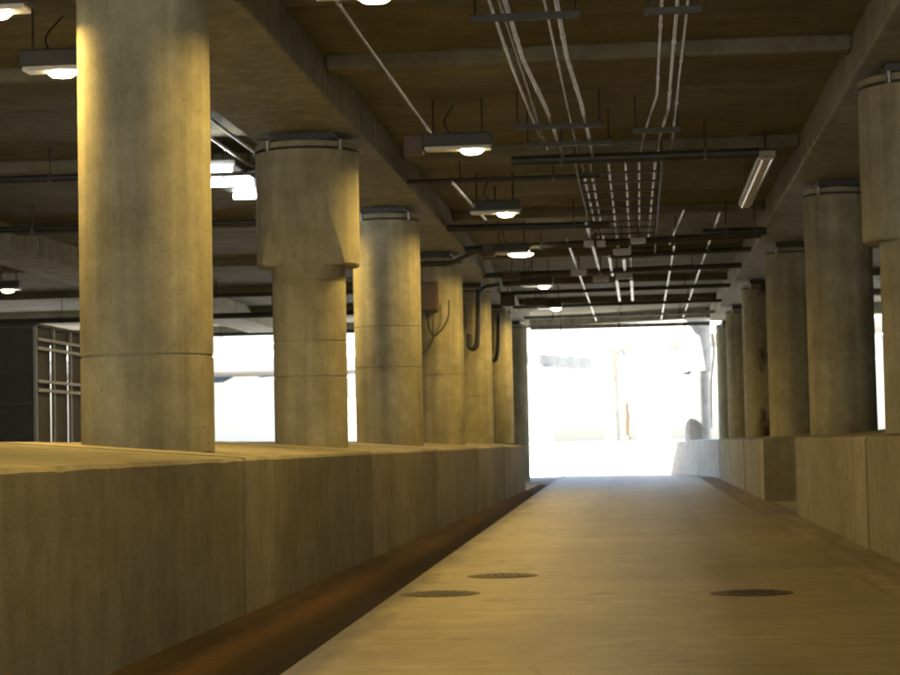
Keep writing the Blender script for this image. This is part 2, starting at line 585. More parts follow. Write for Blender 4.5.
beam_line(-14.8, -13.4, [DY0 + 0.1, 8.0, 26.0, 44.0, 62.0, DECK_END - 0.7])
for y in GIRDERS:
    for xa, xb in ((-13.4, -5.42), (-3.83 if y < 45 else -4.03, 2.72), (4.36, 12.6), (14.0, DX1 - 0.4), (-41.5, -14.8)):
        bm = bmesh.new()
        box(bm, xa + 0.004, xb - 0.004, y - 0.2 - DY0, y + 0.2 - DY0, SOFFIT - 0.20, SOFFIT + 0.02, 0.05)
        obj('cross_girder', bm, M['deck'], deck)
def plan_prism(bm, pts, z0, z1):
    lo = [bm.verts.new((x, y - DY0, z0)) for x, y in pts]
    hi = [bm.verts.new((x, y - DY0, z1)) for x, y in pts]
    n = len(pts)
    for i in range(n):
        bm.faces.new((lo[i], lo[(i + 1) % n], hi[(i + 1) % n], hi[i]))
    bm.faces.new(hi); bm.faces.new(lo[::-1])
    return bm
# the far edge of the deck is skewed: deeper over the left bay
bm = bmesh.new(); plan_prism(bm, [(DX0, DECK_END + 0.012), (2.6, DECK_END + 0.012), (-4.3, 79.5), (DX0, 80.1)], SOFFIT + 0.004, 7.0)
obj('soffit_strip', bm, M['beam'], deck)
bm = bmesh.new(); plan_prism(bm, [(2.6, DECK_END - 0.5), (DX1, DECK_END - 0.5), (DX1, DECK_END + 0.3), (2.75, DECK_END + 0.3)], SOFFIT - 0.40, 7.9)
obj('edge_girder', bm, M['beam'], deck)
bm = bmesh.new(); plan_prism(bm, [(2.59, DECK_END - 0.5), (2.74, DECK_END + 0.3), (-4.1, 80.0), (-4.4, 79.2)], SOFFIT - 0.38, 7.9)
obj('edge_girder', bm, M['beam'], deck)
bm = bmesh.new(); plan_prism(bm, [(-4.41, 79.2), (-4.11, 80.0), (DX0, 80.6), (DX0, 79.8)], SOFFIT - 0.36, 7.9)
obj('edge_girder', bm, M['beam'], deck)
bm = bmesh.new(); box(bm, DX1 - 0.35, DX1 + 0.05, 0.5, DECK_END - DY0 - 0.7, SOFFIT - 0.25, 7.9, 0.03)
obj('edge_girder', bm, M['beam'], deck)

# ------------------------------------------------------------------ columns
def shaft_prof(r, h, joints):
    pr = [(r, 0)]
    for z in joints:
        pr += [(r, z - 0.014), (r - 0.009, z - 0.009), (r - 0.009, z + 0.009), (r, z + 0.014)]
    pr.append((r, h))
    return pr


def capital(bm, r, h, z0, a0):
    seg, nz = 240, 60
    rings = []
    for i in range(nz + 1):
        z = h * i / nz
        a = r * (a0 + (1.0 - a0) * min(1.0, (z / h) / 0.66))
        ring = []
        for k in range(seg):
            th = 2 * math.pi * k / seg
            rr = min(r, a / max(1e-6, abs(math.sin(th))))
            if i == 0: rr *= 0.97
            ring.append(bm.verts.new((rr * math.cos(th), rr * math.sin(th), z0 + z)))
        rings.append(ring)
    for A, B in zip(rings, rings[1:]):
        for k in range(seg):
            bm.faces.new((A[k], A[(k + 1) % seg], B[(k + 1) % seg], B[k]))
    bm.faces.new(rings[0][::-1]); bm.faces.new(rings[-1])


def column(x, y, z0, label, group, r=0.625, cap=None, top=BEAM_B, joints=(), mat=None, bolts=True, cut=0.60):
    t = thing('concrete_column', label, 'column', (x, y, z0), 0, group)
    mat = mat or M['column']
    h = top - z0 - 0.14
    bm = bmesh.new()
    if cap:
        cr, ch, sr = cap
        lathe(bm, shaft_prof(sr, h - ch + 0.02, joints), 56); obj('shaft', bm, mat, t, 35)
        bm = bmesh.new(); capital(bm, cr, ch, h - ch, cut); obj('capital', bm, mat, t, 14)
        rr = cr
    else:
        lathe(bm, shaft_prof(r, h, joints), 56); obj('shaft', bm, mat, t, 35)
        rr = r
    if top > BEAM_B + 0.1 and not cap:
        return t                   # cast straight into the beam
    bm = bmesh.new()
    lathe(bm, [(rr * 0.72, h - 0.01), (rr * 0.72, h + 0.05)], 32)
    box(bm, -rr * 0.62, rr * 0.62, -rr * 0.62, rr * 0.62, h + 0.05, h + 0.145)
    obj('bearing', bm, M['dark_steel'], t)
    # clamp band round the head with two bolts
    bm = bmesh.new()
    n = 48
    pts = [(math.cos(2 * math.pi * k / n) * (rr + 0.012), math.sin(2 * math.pi * k / n) * (rr + 0.012), h - 0.10) for k in range(n + 1)]
    tube(bm, pts, 0.02, 6)
    band = obj('clamp_band', bm, M['dark_steel'], t)
    if bolts:
        for a in (-2.2, -0.75):
            bm = bmesh.new()
            lathe(bm, [(0.03, -0.07), (0.03, 0.07)], 10)
            for v in bm.verts: v.co += Vector((math.cos(a) * (rr + 0.035), math.sin(a) * (rr + 0.035), h - 0.05))
            obj('bolt', bm, M['galv'], band)
    return t


ZL = EYE - 0.02
ZR = EYE + 0.02
GL, GR = 'columns along the left barrier', 'columns along the right barrier'
ordn = ['nearest and widest round column of the left row',
        'left row column with a wide squared head and slimmer shaft, second from the camera',
        'third column of the left row, plain round, just past the one with the squared head',
        'fourth column of the left row, with the brown box and looping cables',
        'fifth column of the left row, with a black box and hanging pipe loop',
        'sixth column of the left row, second last',
        'last column of the left row, beside the bright opening']
for i, y in enumerate(COL_Y_L):
    if i == 1:
        column(LC, y, ZL, ordn[i], GL, cap=(0.73, 1.72, 0.52), joints=(1.0, 1.5, 2.35))
    else:
        column(LC, y, ZL if i < 6 else 0, ordn[i], GL, top=BEAM_B + (0.15 if i == 0 else 0), joints={0: (0.9,), 2: (1.45, 2.2), 3: (1.6,), 4: (1.3,)}.get(i, (1.8,)))
ordr = ['right row column with a wide squared head, cut by the right picture edge',
        'widest plain round column of the right row, on the nearer right barrier',
        'second plain round column of the right row, above the barrier end face',
        'right row column with a dark stain down its side',
        'slim looking fourth plain column of the right row',
        'last dark column of the right row before the bright gap']


def stained():
    mt = M['column'].copy(); mt.name = 'column_concrete_stained'
    t = mt.node_tree; p = t.nodes['Principled BSDF']
    src = p.inputs['Base Color'].links[0].from_socket
    n1 = noise(t, world_pos(t, (1.6, 1.6, 0.75)), 1.0, 6, 0.7)
    g = t.nodes.new('ShaderNodeNewGeometry'); sx = t.nodes.new('ShaderNodeSeparateXYZ')
    t.links.new(g.outputs['Position'], sx.inputs[0])
    side = N(t, 'ShaderNodeMapRange'); side.inputs[1].default_value = RC - 0.35; side.inputs[2].default_value = RC - 0.1
    t.links.new(sx.outputs['X'], side.inputs[0])
    f = mix(t, 1.0, ramp(t, n1, [(0.44, g3(0)), (0.56, g3(0.9))]), side.outputs[0], 'MULTIPLY')
    t.links.new(mix(t, f, src, (0.04, 0.03, 0.02)), p.inputs['Base Color'])
    return mt


for i, y in enumerate(COL_Y_R):
    if i == 0:
        column(RC - 0.05, y, ZR, ordr[i], GR, cap=(0.76, 1.95, 0.56), joints=(1.2,))
    else:
        column(RC - 0.03, y, ZR if i < 5 else 0, ordr[i], GR, r=0.575, joints=((1.3,), (0.9, 2.2), (1.2,), (1.6,), (1.5,))[i - 1], mat=stained() if i == 3 else None)
c = on_y(698, 437, 80.6)
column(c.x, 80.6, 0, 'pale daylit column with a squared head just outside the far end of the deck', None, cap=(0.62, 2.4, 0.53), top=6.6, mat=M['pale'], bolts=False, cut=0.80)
# the short pier head slab it carries
t = thing('pier_cap', 'short pale cap slab above the daylit far column', 'pier cap', (c.x + 0.7, 80.6, 6.6))
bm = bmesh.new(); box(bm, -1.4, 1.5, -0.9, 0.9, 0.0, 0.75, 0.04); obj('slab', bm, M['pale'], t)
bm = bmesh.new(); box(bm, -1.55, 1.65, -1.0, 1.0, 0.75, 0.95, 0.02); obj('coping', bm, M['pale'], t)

# ------------------------------------------------------------------ lamps
def lamp(loc, label, group, wide=0.8, ballast=False, power=1.0, lens_off=0.2, lw=1.0):
    x, y, z = loc
    t = thing('ceiling_lamp', label, 'lamp', loc, 0, group)
    bm = bmesh.new(); box(bm, -wide / 2, wide / 2, -0.16, 0.16, 0.02, 0.20, 0.02); obj('housing', bm, M['dark_steel'], t)
    bm = bmesh.new(); box(bm, -wide / 2 + 0.03, wide / 2 - 0.03, -0.13, 0.13, -0.035, 0.019, 0.015); obj('diffuser', bm, M['glassbar'], t)
    bm = bmesh.new()
    lathe(bm, [(0.05, -0.10), (0.09, -0.09), (0.12, -0.06), (0.125, -0.03)], 24)
    for v in bm.verts: v.co.x = v.co.x * 1.3 * lw + lens_off
    obj('lens', bm, M['lens'], t, 60)
    if ballast:
        bm = bmesh.new(); box(bm, -wide / 2 - 0.26, -wide / 2 + 0.01, -0.12, 0.12, -0.08, 0.2, 0.02); obj('ballast_box', bm, M['brown_box'], t)
    for sx in (-wide * 0.35, wide * 0.35):
        bm = bmesh.new(); tube(bm, [(sx, 0, 0.19), (sx, 0, SOFFIT + 0.03 - z)], 0.014, 6); obj('rod', bm, M['dark_steel'], t)
    bm = bmesh.new(); tube(bm, bend([Vector((-0.1, 0.05, 0.19)), Vector((-0.25, 0.3, 0.42)), Vector((-0.1, 0.6, SOFFIT + 0.02 - z))], 0.3, 5), 0.012, 6); obj('feed_cable', bm, M['black_pipe'], t)
    ld = bpy.data.lights.new('lamp_light', 'AREA')
    ld.shape = 'ELLIPSE'; ld.size = 0.9; ld.size_y = 0.4; ld.energy = LAMP_W * power; ld.color = LAMP_COL; ld.spread = R(170)
    lo = bpy.data.objects.new('lamp_light', ld); COL.objects.link(lo); lo.parent = t; lo.location = (lens_off, 0, -0.15)
    return t


GLAMP = 'warm lamps in a row above the left side of the road'
LZ = EYE + 4.22
names = [None, None, 'glowing ceiling lamp cut by the top picture edge', 'brightest whole warm lamp over the road, first below the top edge one',
         'second whole warm lamp over the road, with a grey plate above it', 'third whole warm lamp, long bar shaped glow', 'fourth whole warm lamp, small glow beneath dark pipes',
         'farthest small warm lamp by the bright opening']
pxs = [None, None, (375, 1), (472, 153), (506, 216), (521, 256), (544, 288), (556, 310)]
for nm, p in zip(names, pxs):
    if p:
        q = on_z(p[0], p[1], LZ - 0.08)
        k = pxs.index(p)
        lamp((q.x - 0.2, q.y, LZ), nm, GLAMP, wide=(0.8, 1.0, 0.95, 0.8, 0.9, 0.8)[k - 2], ballast=k in (3, 5), lw=(1, 1, 1.0, 1.7, 0.9, 1)[k - 2], power=(1, 1.05, 0.9, 1.1, 0.85, 0.9)[k - 2])
lamp((-2.7, 10.2, LZ), 'warm ceiling lamp over the near road, above the picture', GLAMP)
lamp((-2.7, 1.5, LZ), 'warm ceiling lamp directly above the viewer', GLAMP)
GL2 = 'warm lamps in the bay left of the columns'
q = on_z(58, 76, LZ - 0.08); lamp((q.x, q.y, LZ), 'glowing lamp left of the nearest column', GL2, power=1.15, lens_off=0.05)
q = on_z(0, 17, LZ - 0.08); lamp((q.x - 0.1, q.y, LZ), 'glowing lamp cut by the top left picture corner', GL2, power=1.15, lens_off=0.05)
q = on_z(6, 292, LZ - 0.08); lamp((q.x, q.y, LZ), 'small glowing lamp above the dark cage', GL2, power=1.15, lens_off=0.05)
lamp((-6.6, 36.5, LZ), 'warm lamp hidden behind the left columns', GL2, power=1.15, lens_off=0.05)
lamp((-6.6, 50.5, LZ), 'warm lamp behind the far left columns', GL2, power=1.15, lens_off=0.05)

# glowing tubes standing in for a daylight gap in the deck
q = on_z(231, 183, 5.75)
t = thing('glow_tubes', 'cool white glowing tubes in place of a daylight gap, between the first two left columns', 'lamp', (q.x, q.y, 5.75))
bm = bmesh.new(); box(bm, -0.4, 0.4, -1.6, 1.6, 0.06, 0.16, 0.02); obj('housing', bm, M['dark_steel'], t)
for i, yy in enumerate((-1.7, 0.0, 1.7)):
    bm = bmesh.new(); tube(bm, [(-0.36 + 0.03 * i, yy, 0.0), (0.36, yy, 0.0)], 0.055, 12); obj('tube', bm, M['cool'], t, 50)
for sx in (-0.3, 0.3):
    bm = bmesh.new(); tube(bm, [(sx, 0, 0.15), (sx, 0, SOFFIT + 0.03 - 5.75)], 0.014, 6); obj('rod', bm, M['dark_steel'], t)

# unlit strip lamp on the right
a = on_z(772, 156, 5.86); b = on_z(745, 206, 5.86)
t = thing('strip_lamp', 'unlit pale strip lamp hanging by the right beam', 'lamp', (b.x, a.y, 5.86))
L = b.y - a.y
bm = bmesh.new(); box(bm, -0.13, 0.13, 0, L, 0.0, 0.09, 0.02); obj('housing', bm, M['grey_box'], t)
bm = bmesh.new(); box(bm, -0.09, 0.09, 0.05, L - 0.05, -0.05, -0.001, 0.03); obj('diffuser', bm, M['glassbar'], t)
for yy in (0.5, L - 0.5):
    bm = bmesh.new(); tube(bm, [(0, yy, 0.08), (0, yy, SOFFIT + 0.03 - 5.86)], 0.014, 6); obj('rod', bm, M['dark_steel'], t)

# ------------------------------------------------------------------ pipes across the deck
def pipe(y, xa, xb, z, r, label, mat='black_pipe', dy=0.0, drop=0):
    t = thing('ceiling_pipe', label, 'pipe', ((xa + xb) / 2, y, z), 0, 'dark pipes crossing under the deck')
    h = (xb - xa) / 2
    bm = bmesh.new(); tube(bm, [(-h, -dy / 2, 0), (0, 0, 0), (h, dy / 2, 0)], r, 12); obj('tube', bm, M[mat], t, 50)
    n = max(2, int((xb - xa) / 2.2))
    for k in range(n):
        x = -h + (k + 0.5) * 2 * h / n + random.uniform(-0.2, 0.2)
        yy = dy / 2 * x / h
        bm = bmesh.new(); tube(bm, [(x, yy, 0), (x, yy, SOFFIT + 0.03 - z)], 0.013, 6)
        box(bm, x - 0.025, x + 0.025, yy - r - 0.012, yy + r + 0.012, -r - 0.012, r + 0.012)
        obj('hanger', bm, M['dark_steel'], t)
    return t


MX0, MX1 = -3.82, 2.71
pipe(31.2, -1.9, 1.95, 5.82, 0.075, 'thick dark pipe ending near the unlit strip lamp')
pipe(33.6, -3.82, -0.55, 5.86, 0.04, 'thin dark pipe just behind the first whole warm lamp')
pipe(40.6, MX0, -0.5, 5.80, 0.07, 'dark pipe beside the second whole warm lamp', dy=0.2)
pipe(41.6, 1.4, MX1, 5.66, 0.085, 'thick dark pipe running left from the head of the widest right column')
pipe(44.2, MX0, MX1, 5.78, 0.075, 'long dark pipe crossing above the third lamp', dy=-1.4)
pipe(47.6, -0.6, MX1, 5.82, 0.06, 'dark pipe reaching the second right column', dy=-0.8)
pipe(51.8, -4.0, MX1, 5.80, 0.07, 'dark pipe crossing behind the third lamp', dy=-1.0)
pipe(58.6, -4.0, MX1, 5.82, 0.06, 'dark pipe crossing near the fourth lamp', dy=-0.8)
pipe(64.6, -4.0, MX1, 5.80, 0.05, 'thin dark pipe fourth from the far end', dy=-0.6)
pipe(70.6, -4.0, MX1, 5.82, 0.06, 'grey pipe close to the bright far edge', 'galv', dy=-0.6)
pipe(75.2, -4.0, MX1, 5.70, 0.08, 'pale pipe nearest the far edge of the deck', 'galv')
pipe(19.0, -3.82, -0.9, 5.80, 0.06, 'dark pipe at the top edge beside the cut off lamp')
pipe(31.5, -13.3, -5.43, 5.84, 0.06, 'dark pipe in the left bay above the glowing lamp')
pipe(38.6, -13.3, -5.43, 5.84, 0.06, 'dark pipe in the left bay behind the nearest column')
pipe(57.0, -13.3, -5.43, 5.84, 0.06, 'dark pipe between the first two left columns, upper')
pipe(62.2, -29, -5.43, 5.6, 0.09, 'thick dark pipe between the first two left columns, lower')
pipe(76.5, -29, -5.43, 5.84, 0.08, 'dark pipe low over the bright left opening')

# ------------------------------------------------------------------ conduits along the deck
def conduit(pts, r, label, coup=3.0):
    r *= 0.62
    p0 = Vector(pts[0])
    t = thing('conduit', label, 'conduit', p0, 0, 'shiny conduits along the deck')
    lp = [Vector(p) - p0 for p in pts]
    bm = bmesh.new(); tube(bm, bend(lp, 0.25, 4), r, 10); obj('tube', bm, M['galv'], t, 50)
    for a, b in zip(lp, lp[1:]):
        L = (b - a).length
        n = int(L / coup)
        for k in range(n):
            c = a + (b - a) * ((k + 0.6) / n)
            d = (b - a).normalized() * 0.06
            bm = bmesh.new(); tube(bm, [c - d, c + d], r + 0.008, 10); obj('coupling', bm, M['galv'], t, 50)
    return t


CZ = 5.92
conduit([(-1.42, 4, CZ), (-1.42, 24.0, CZ), (-1.36, 29.4, CZ)], 0.03, 'leftmost bright conduit at the top of the picture')
conduit([(-1.26, 4, CZ), (-1.26, 23.4, CZ), (-1.14, 26.6, CZ - 0.05), (-1.08, 31.1, CZ - 0.05)], 0.042, 'second bright conduit from the left, with a kink')
conduit([(-0.74, 4, CZ), (-0.74, 23.4, CZ), (-0.66, 26.4, CZ - 0.06), (-0.62, 31.1, CZ - 0.06)], 0.042, 'middle conduit at the top, with a kink')
conduit([(0.34, 4, CZ), (0.34, 26.2, CZ), (0.20, 29.0, CZ), (0.10, 32.0, CZ), (0.10, 42.6, CZ)], 0.026, 'thin conduit right of centre running onto the cable ladder')
conduit([(0.50, 4, CZ), (0.50, 27.4, CZ), (0.40, 30.2, CZ), (0.36, 33.0, CZ), (0.30, 46.0, CZ)], 0.032, 'rightmost bright conduit running from the top to the cable ladder')
conduit([(-0.83, 31.6, CZ), (-0.83, 43.0, CZ)], 0.03, 'leftmost conduit lying on the cable ladder')
conduit([(-0.70, 31.6, CZ), (-0.70, 46.4, CZ)], 0.034, 'second conduit from the left on the cable ladder')
conduit([(-0.40, 31.8, CZ), (-0.40, 46.8, CZ)], 0.034, 'third conduit from the left on the cable ladder')
conduit([(-0.98, 40.6, CZ - 0.1), (-0.93, 53.4, CZ - 0.1)], 0.045, 'single conduit left of the cable ladder end')
conduit([(0.98, 39.6, CZ), (0.80, 46.4, CZ)], 0.035, 'short slanting conduit right of the cable ladder')
conduit([(-0.62, 47.8, 5.80), (-0.62, 53.2, 5.80)], 0.06, 'thick short conduit between the pale boxes, left')
conduit([(-0.28, 48.4, 5.80), (-0.28, 53.2, 5.80)], 0.06, 'thick short conduit between the pale boxes, right')
conduit([(-0.52, 54.2, 5.74), (-0.52, 62, 5.74)], 0.06, 'far thick conduit beyond the pale boxes, left')
conduit([(-0.12, 54.2, 5.74), (-0.12, 62, 5.74)], 0.06, 'far thick conduit beyond the pale boxes, right')
conduit([(-2.95, 13, CZ), (-2.95, 21.8, CZ), (-2.9, 30.0, CZ)], 0.028, 'conduit following the left beam near the top')
conduit([(-3.0, 33.0, 5.75), (-2.85, 38.2, 5.7)], 0.045, 'short bright conduit beside the second whole lamp')
conduit([(-5.75, 24, CZ), (-5.75, 41, CZ)], 0.04, 'conduit in the left bay above the white glowing tubes')
conduit([(-6.1, 24, CZ), (-6.1, 41, CZ)], 0.04, 'outer conduit in the left bay above the white glowing tubes')

conduit([(-0.86, 4, CZ), (-0.86, 31.1, CZ)], 0.022, 'thin conduit beside the middle kinked conduit')
conduit([(-1.34, 4, CZ + .05), (-1.33, 31.1, CZ + .05)], 0.022, 'thin conduit between the two leftmost bright conduits')
conduit([(0.62, 4, CZ), (0.60, 31.1, CZ)], 0.022, 'thin conduit right of the rightmost bright conduit')
conduit([(-0.12, 31.6, CZ), (-0.12, 58, CZ)], 0.03, 'conduit down the centre of the cable ladder')
conduit([(-1.5, 44, 5.85), (-1.5, 74, 5.85)], 0.04, 'far conduit left of the pale boxes, running to the exit')
conduit([(0.9, 46, 5.85), (0.9, 74, 5.85)], 0.04, 'far conduit right of the pale boxes, running to the exit')
conduit([(1.7, 40, 5.9), (1.7, 74, 5.9)], 0.035, 'far conduit near the right columns, running to the exit')
# cable ladder
t = thing('cable_ladder', 'long cable ladder hung along the middle of the deck', 'cable ladder', (0, 31.5, CZ - 0.06))
for x in (-0.92, 0.46):
    bm = bmesh.new(); box(bm, x - 0.012, x + 0.012, 0, 15.8, -0.05, 0.0, 0.003); obj('rail', bm, M['dark_steel'], t)
for k in range(13):
    y = 0.4 + k * 1.24
    bm = bmesh.new(); box(bm, -0.90, 0.44, y - 0.016, y + 0.016, -0.03, 0.005, 0.003); obj('rung', bm, M['dark_steel'], t)
    if k % 3 == 0:
        for x in (-0.92, 0.46):
            bm = bmesh.new(); tube(bm, [(x, y, -0.05), (x, y, SOFFIT + 0.03 - CZ + 0.06)], 0.012, 6); obj('rod', bm, M['dark_steel'], t)

# trapeze hangers below the near conduits
def trapeze(y, xa, xb, label):
    z = CZ - 0.10
    t = thing('pipe_hanger', label, 'hanger', ((xa + xb) / 2, y, z), 0, 'hangers under the near conduits')
    h = (xb - xa) / 2
    bm = bmesh.new(); box(bm, -h, h, -0.04, 0.04, -0.03, 0.04, 0.005); obj('bar', bm, M['dark_steel'], t)
    for s in (-1, 1):
        bm = bmesh.new(); tube(bm, [(s * (h - 0.05), 0, -0.04), (s * (h - 0.05), 0, SOFFIT + 0.03 - z)], 0.012, 6); obj('rod', bm, M['dark_steel'], t)


for y, xa, xb, l in ((20.6, -1.65, -0.5, 'hanger bar under three conduits by the top edge'), (27.9, -1.65, -0.4, 'hanger bar under three conduits, nearer of the close pair'),
                     (29.6, -1.6, -0.3, 'hanger bar under three conduits, farther of the close pair'), (20.6, 0.15, 0.75, 'short hanger bar under two right conduits by the top edge'),
                     (28.6, 0.0, 0.7, 'short hanger bar under two right conduits where they bend')):
    trapeze(y, xa, xb, l)

# pale junction boxes
def jbox(px, py, wpx, hpx, label, z=5.72, mat='grey_box'):
    q = on_z(px, py, z)
    w_ = wpx * q.y / FPX; h_ = hpx * q.y / FPX
    t = thing('junction_box', label, 'junction box', (q.x, q.y, z), 0, 'pale junction boxes under the deck')
    bm = bmesh.new(); box(bm, -w_ / 2, w_ / 2, -0.12, 0.12, -h_ / 2, h_ / 2, 0.012); obj('body', bm, M[mat], t)
    bm = bmesh.new(); box(bm, -w_ / 2 - 0.012, w_ / 2 + 0.012, -0.145, -0.121, -h_ / 2 - 0.012, h_ / 2 + 0.012, 0.006); obj('cover', bm, M[mat], t)
    bm = bmesh.new(); tube(bm, [(0, 0, h_ / 2 - 0.01), (0, 0, SOFFIT + 0.03 - z)], 0.016, 6); obj('rod', bm, M['dark_steel'], t)


for a in ((589, 244, 9, 5, 'pale box at the left end of the cable ladder'), (601, 244, 8, 5, 'pale box second from the left at the ladder end'),
          (622, 252, 17, 5, 'wide pale box below the ladder end'), (638, 241, 14, 4, 'pale box right of the ladder end'),
          (579, 273, 15, 5, 'pale box left of the paired far boxes'), (601, 279, 15, 5, 'left one of the paired far boxes'),
          (624, 276, 15, 5, 'right one of the paired far boxes')):
    jbox(*a)
jbox(495, 206, 20, 6, 'grey plate box above the second whole lamp', 5.95)
jbox(512, 276, 16, 8, 'brown box between the third and fourth lamps', 5.75, 'brown_box')
jbox(508, 301, 14, 10, 'brown box beside the fourth lamp', 5.6, 'brown_box')
jbox(536, 302, 20, 8, 'dark box above the bright opening', 5.75, 'brown_box')

# ------------------------------------------------------------------ boxes, pipes and cables on the far left columns
def wall_box(ci, dx, z0, z1, wid, label, mat):
    y = COL_Y_L[ci]
    r = 0.625
    t = thing('switch_box', label, 'box', (LC + dx, y - math.sqrt(r * r - dx * dx) - 0.09, z0))
    bm = bmesh.new(); box(bm, -wid / 2, wid / 2, -0.12, 0.16, 0, z1 - z0, 0.015); obj('body', bm, M[mat], t)
    bm = bmesh.new(); box(bm, -wid / 2 + 0.04, wid / 2 - 0.04, -0.142, -0.121, 0.04, z1 - z0 - 0.04, 0.006); obj('door', bm, M[mat], t)
    return t


def zpx(py, y, px):                   # height of a pixel at depth y
    return on_y(px, py, y).z


y = COL_Y_L[3] - 0.6
wall_box(3, -0.12, zpx(312, y, 433), zpx(282, y, 433), 0.5, 'brown metal box on the fourth left column', 'brown_box')
y = COL_Y_L[4] - 0.6
wall_box(4, -0.22, zpx(328, y, 465), zpx(305, y, 465), 0.3, 'black metal box on the fifth left column', 'black_pipe')


def cable(name, pts, r, label, cat, mat='black_pipe', rad=0.2):
    p0 = Vector(pts[0])
    bm = bmesh.new(); tube(bm, bend([Vector(p) - p0 for p in pts], rad, 6), r, 8)
    o = obj(name, bm, M[mat], None, 60); o.location = p0
    return tag(o, label, cat)


def P(px, py, y):
    return on_y(px, py, y)


y = COL_Y_L[3] - 0.72
cable('cable', [P(427, 312, y), P(429, 330, y), P(434, 337, y), P(441, 331, y), P(449, 318, y), P(449, 300, y)], 0.018, 'small black cable loop hanging under the brown box', 'cable')
cable('cable', [P(433, 312, y - .05), P(433, 340, y - .05), P(427, 350, y - .05), P(420, 356, y - .05)], 0.016, 'black cable trailing down from the brown box to the left', 'cable')
yb = COL_Y_L[3] - 0.42
cable('drop_pipe', [P(449, 262, yb), P(449, 300, yb), P(449.5, 328, yb)], 0.07, 'black pipe running down the right side of the fourth left column', 'pipe')
cable('drop_pipe', [P(421, 264, yb - .35), P(449, 264, yb - .35), P(462, 258, yb - .35), P(482, 247, yb - .35)], 0.05, 'black pipe bending across the head of the fourth left column', 'pipe')
y = COL_Y_L[4] - 0.75
cable('pipe_loop', [P(479, 289, y), P(478, 330, y), P(477, 346, y), P(473, 349, y), P(469, 346, y), P(469, 334, y)], 0.075, 'hook shaped black pipe loop on the fifth left column', 'pipe', rad=0.12)
cable('drop_pipe', [P(500, 284, y), P(484, 287, y), P(480, 291, y), P(478, 302, y)], 0.05, 'black pipe swinging from the deck to the fifth left column', 'pipe')
y = COL_Y_L[5] - 0.72
cable('pipe_loop', [P(499, 314, y), P(498, 350, y), P(496.5, 359, y), P(493, 361, y), P(490, 357, y), P(489, 314, y)], 0.07, 'long black pipe loop on the sixth left column', 'pipe', rad=0.12)
c = COL_Y_R[5] + 4
cable('cable', [P(712, 333, 83), P(714, 352, 83), P(711, 380, 83), P(711, 428, 83)], 0.05, 'dark cable hanging in the bright gap by the pale far column', 'cable')

# ------------------------------------------------------------------ dark cage in the left bay
xg = -11.0
pA = on_x(35, 339, xg); pB = on_x(86, 350, xg)
cy0 = pA.y; cy1 = pB.y + 3.2
ct = EYE + (on_x(35, 326, xg).z - EYE)
t = thing('storage_cage', 'dark fenced storage cage with silver posts behind the left barrier', 'cage', (xg, cy0, 0))
step = (pB.y - pA.y) / 3
for k in range(7):
    bm = bmesh.new(); box(bm, -0.03, 0.03, k * step - 0.03, k * step + 0.03, 0, ct, 0.006); obj('post', bm, M['dull_steel'], t)
    if k < 6:
        bm = bmesh.new(); box(bm, -0.06, -0.045, k * step + 0.05, (k + 1) * step - 0.05, 0.05, ct - 0.03); obj('panel', bm, M['cage_panel'], t)
for py in (339, 348, 381, 390):
    z = on_x(35, py, xg).z
    bm = bmesh.new(); box(bm, 0.031, 0.065, 0, 6 * step, z - 0.03, z + 0.03, 0.006); obj('rail', bm, M['dull_steel'], t)
for k in range(4):
    x = -0.0 - k * 1.1
    bm = bmesh.new(); box(bm, x - 1.05, x - 0.031, -0.01, 0.005, 0.05, ct - 0.03); obj('panel', bm, M['cage_panel'], t)
    bm = bmesh.new(); box(bm, x - 1.10, x - 1.04, -0.05, 0.03, 0, ct, 0.006); obj('post', bm, M['dark_steel'], t)
for z in (1.7, 2.3, 2.9):
    bm = bmesh.new(); box(bm, -4.4, -0.05, -0.07, -0.051, z - 0.03, z + 0.03); obj('rail', bm, M['dark_steel'], t)
bm = bmesh.new(); box(bm, -4.5, 0.05, -0.06, 6 * step + .03, ct + 0.002, ct + 0.05); obj('roof', bm, M['cage_panel'], t)

# unseen wall added beyond the right bay to hold back daylight
t = thing('unseen_bay_wall', 'unseen concrete wall added along the far side of the right bay to keep daylight out', 'wall', (16, 0, 0))
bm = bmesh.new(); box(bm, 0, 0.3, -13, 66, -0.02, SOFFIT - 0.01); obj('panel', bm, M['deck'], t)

t = thing('unseen_bay_wall', 'unseen concrete wall added along the far left side to keep sky light off the left bay', 'wall', (-30, 0, 0))
bm = bmesh.new(); box(bm, -0.3, 0, -13, 59.8, -0.02, SOFFIT - 0.01); obj('panel', bm, M['deck'], t)  # added out of view, shuts sky light out of the left bay

# dark back wall of the left bay, beside the cage
t = thing('unseen_bay_wall', 'dark concrete wall closing the left bay behind the cage', 'wall', (-24, 60, 0))
bm = bmesh.new(); box(bm, -5.9, 3.4, -0.15, 0.15, -0.02, SOFFIT - 0.01); obj('panel', bm, M['deck'], t)

# picket fence outside seen between the second and third left columns
t = thing('picket_fence', 'tall pale metal picket fence seen between the second and third left columns', 'fence', (-13.5, 90, 0))
for k in range(34):
    x = -2.2 + k * 0.16
    bm = bmesh.new(); box(bm, x - 0.02, x + 0.02, -0.02, 0.02, 0.05, 3.6); obj('picket', bm, M['grey_box'], t)
for z in (0.3, 3.3):
    bm = bmesh.new(); box(bm, -2.3, 3.2, 0.021, 0.06, z - 0.03, z + 0.03); obj('rail', bm, M['grey_box'], t)

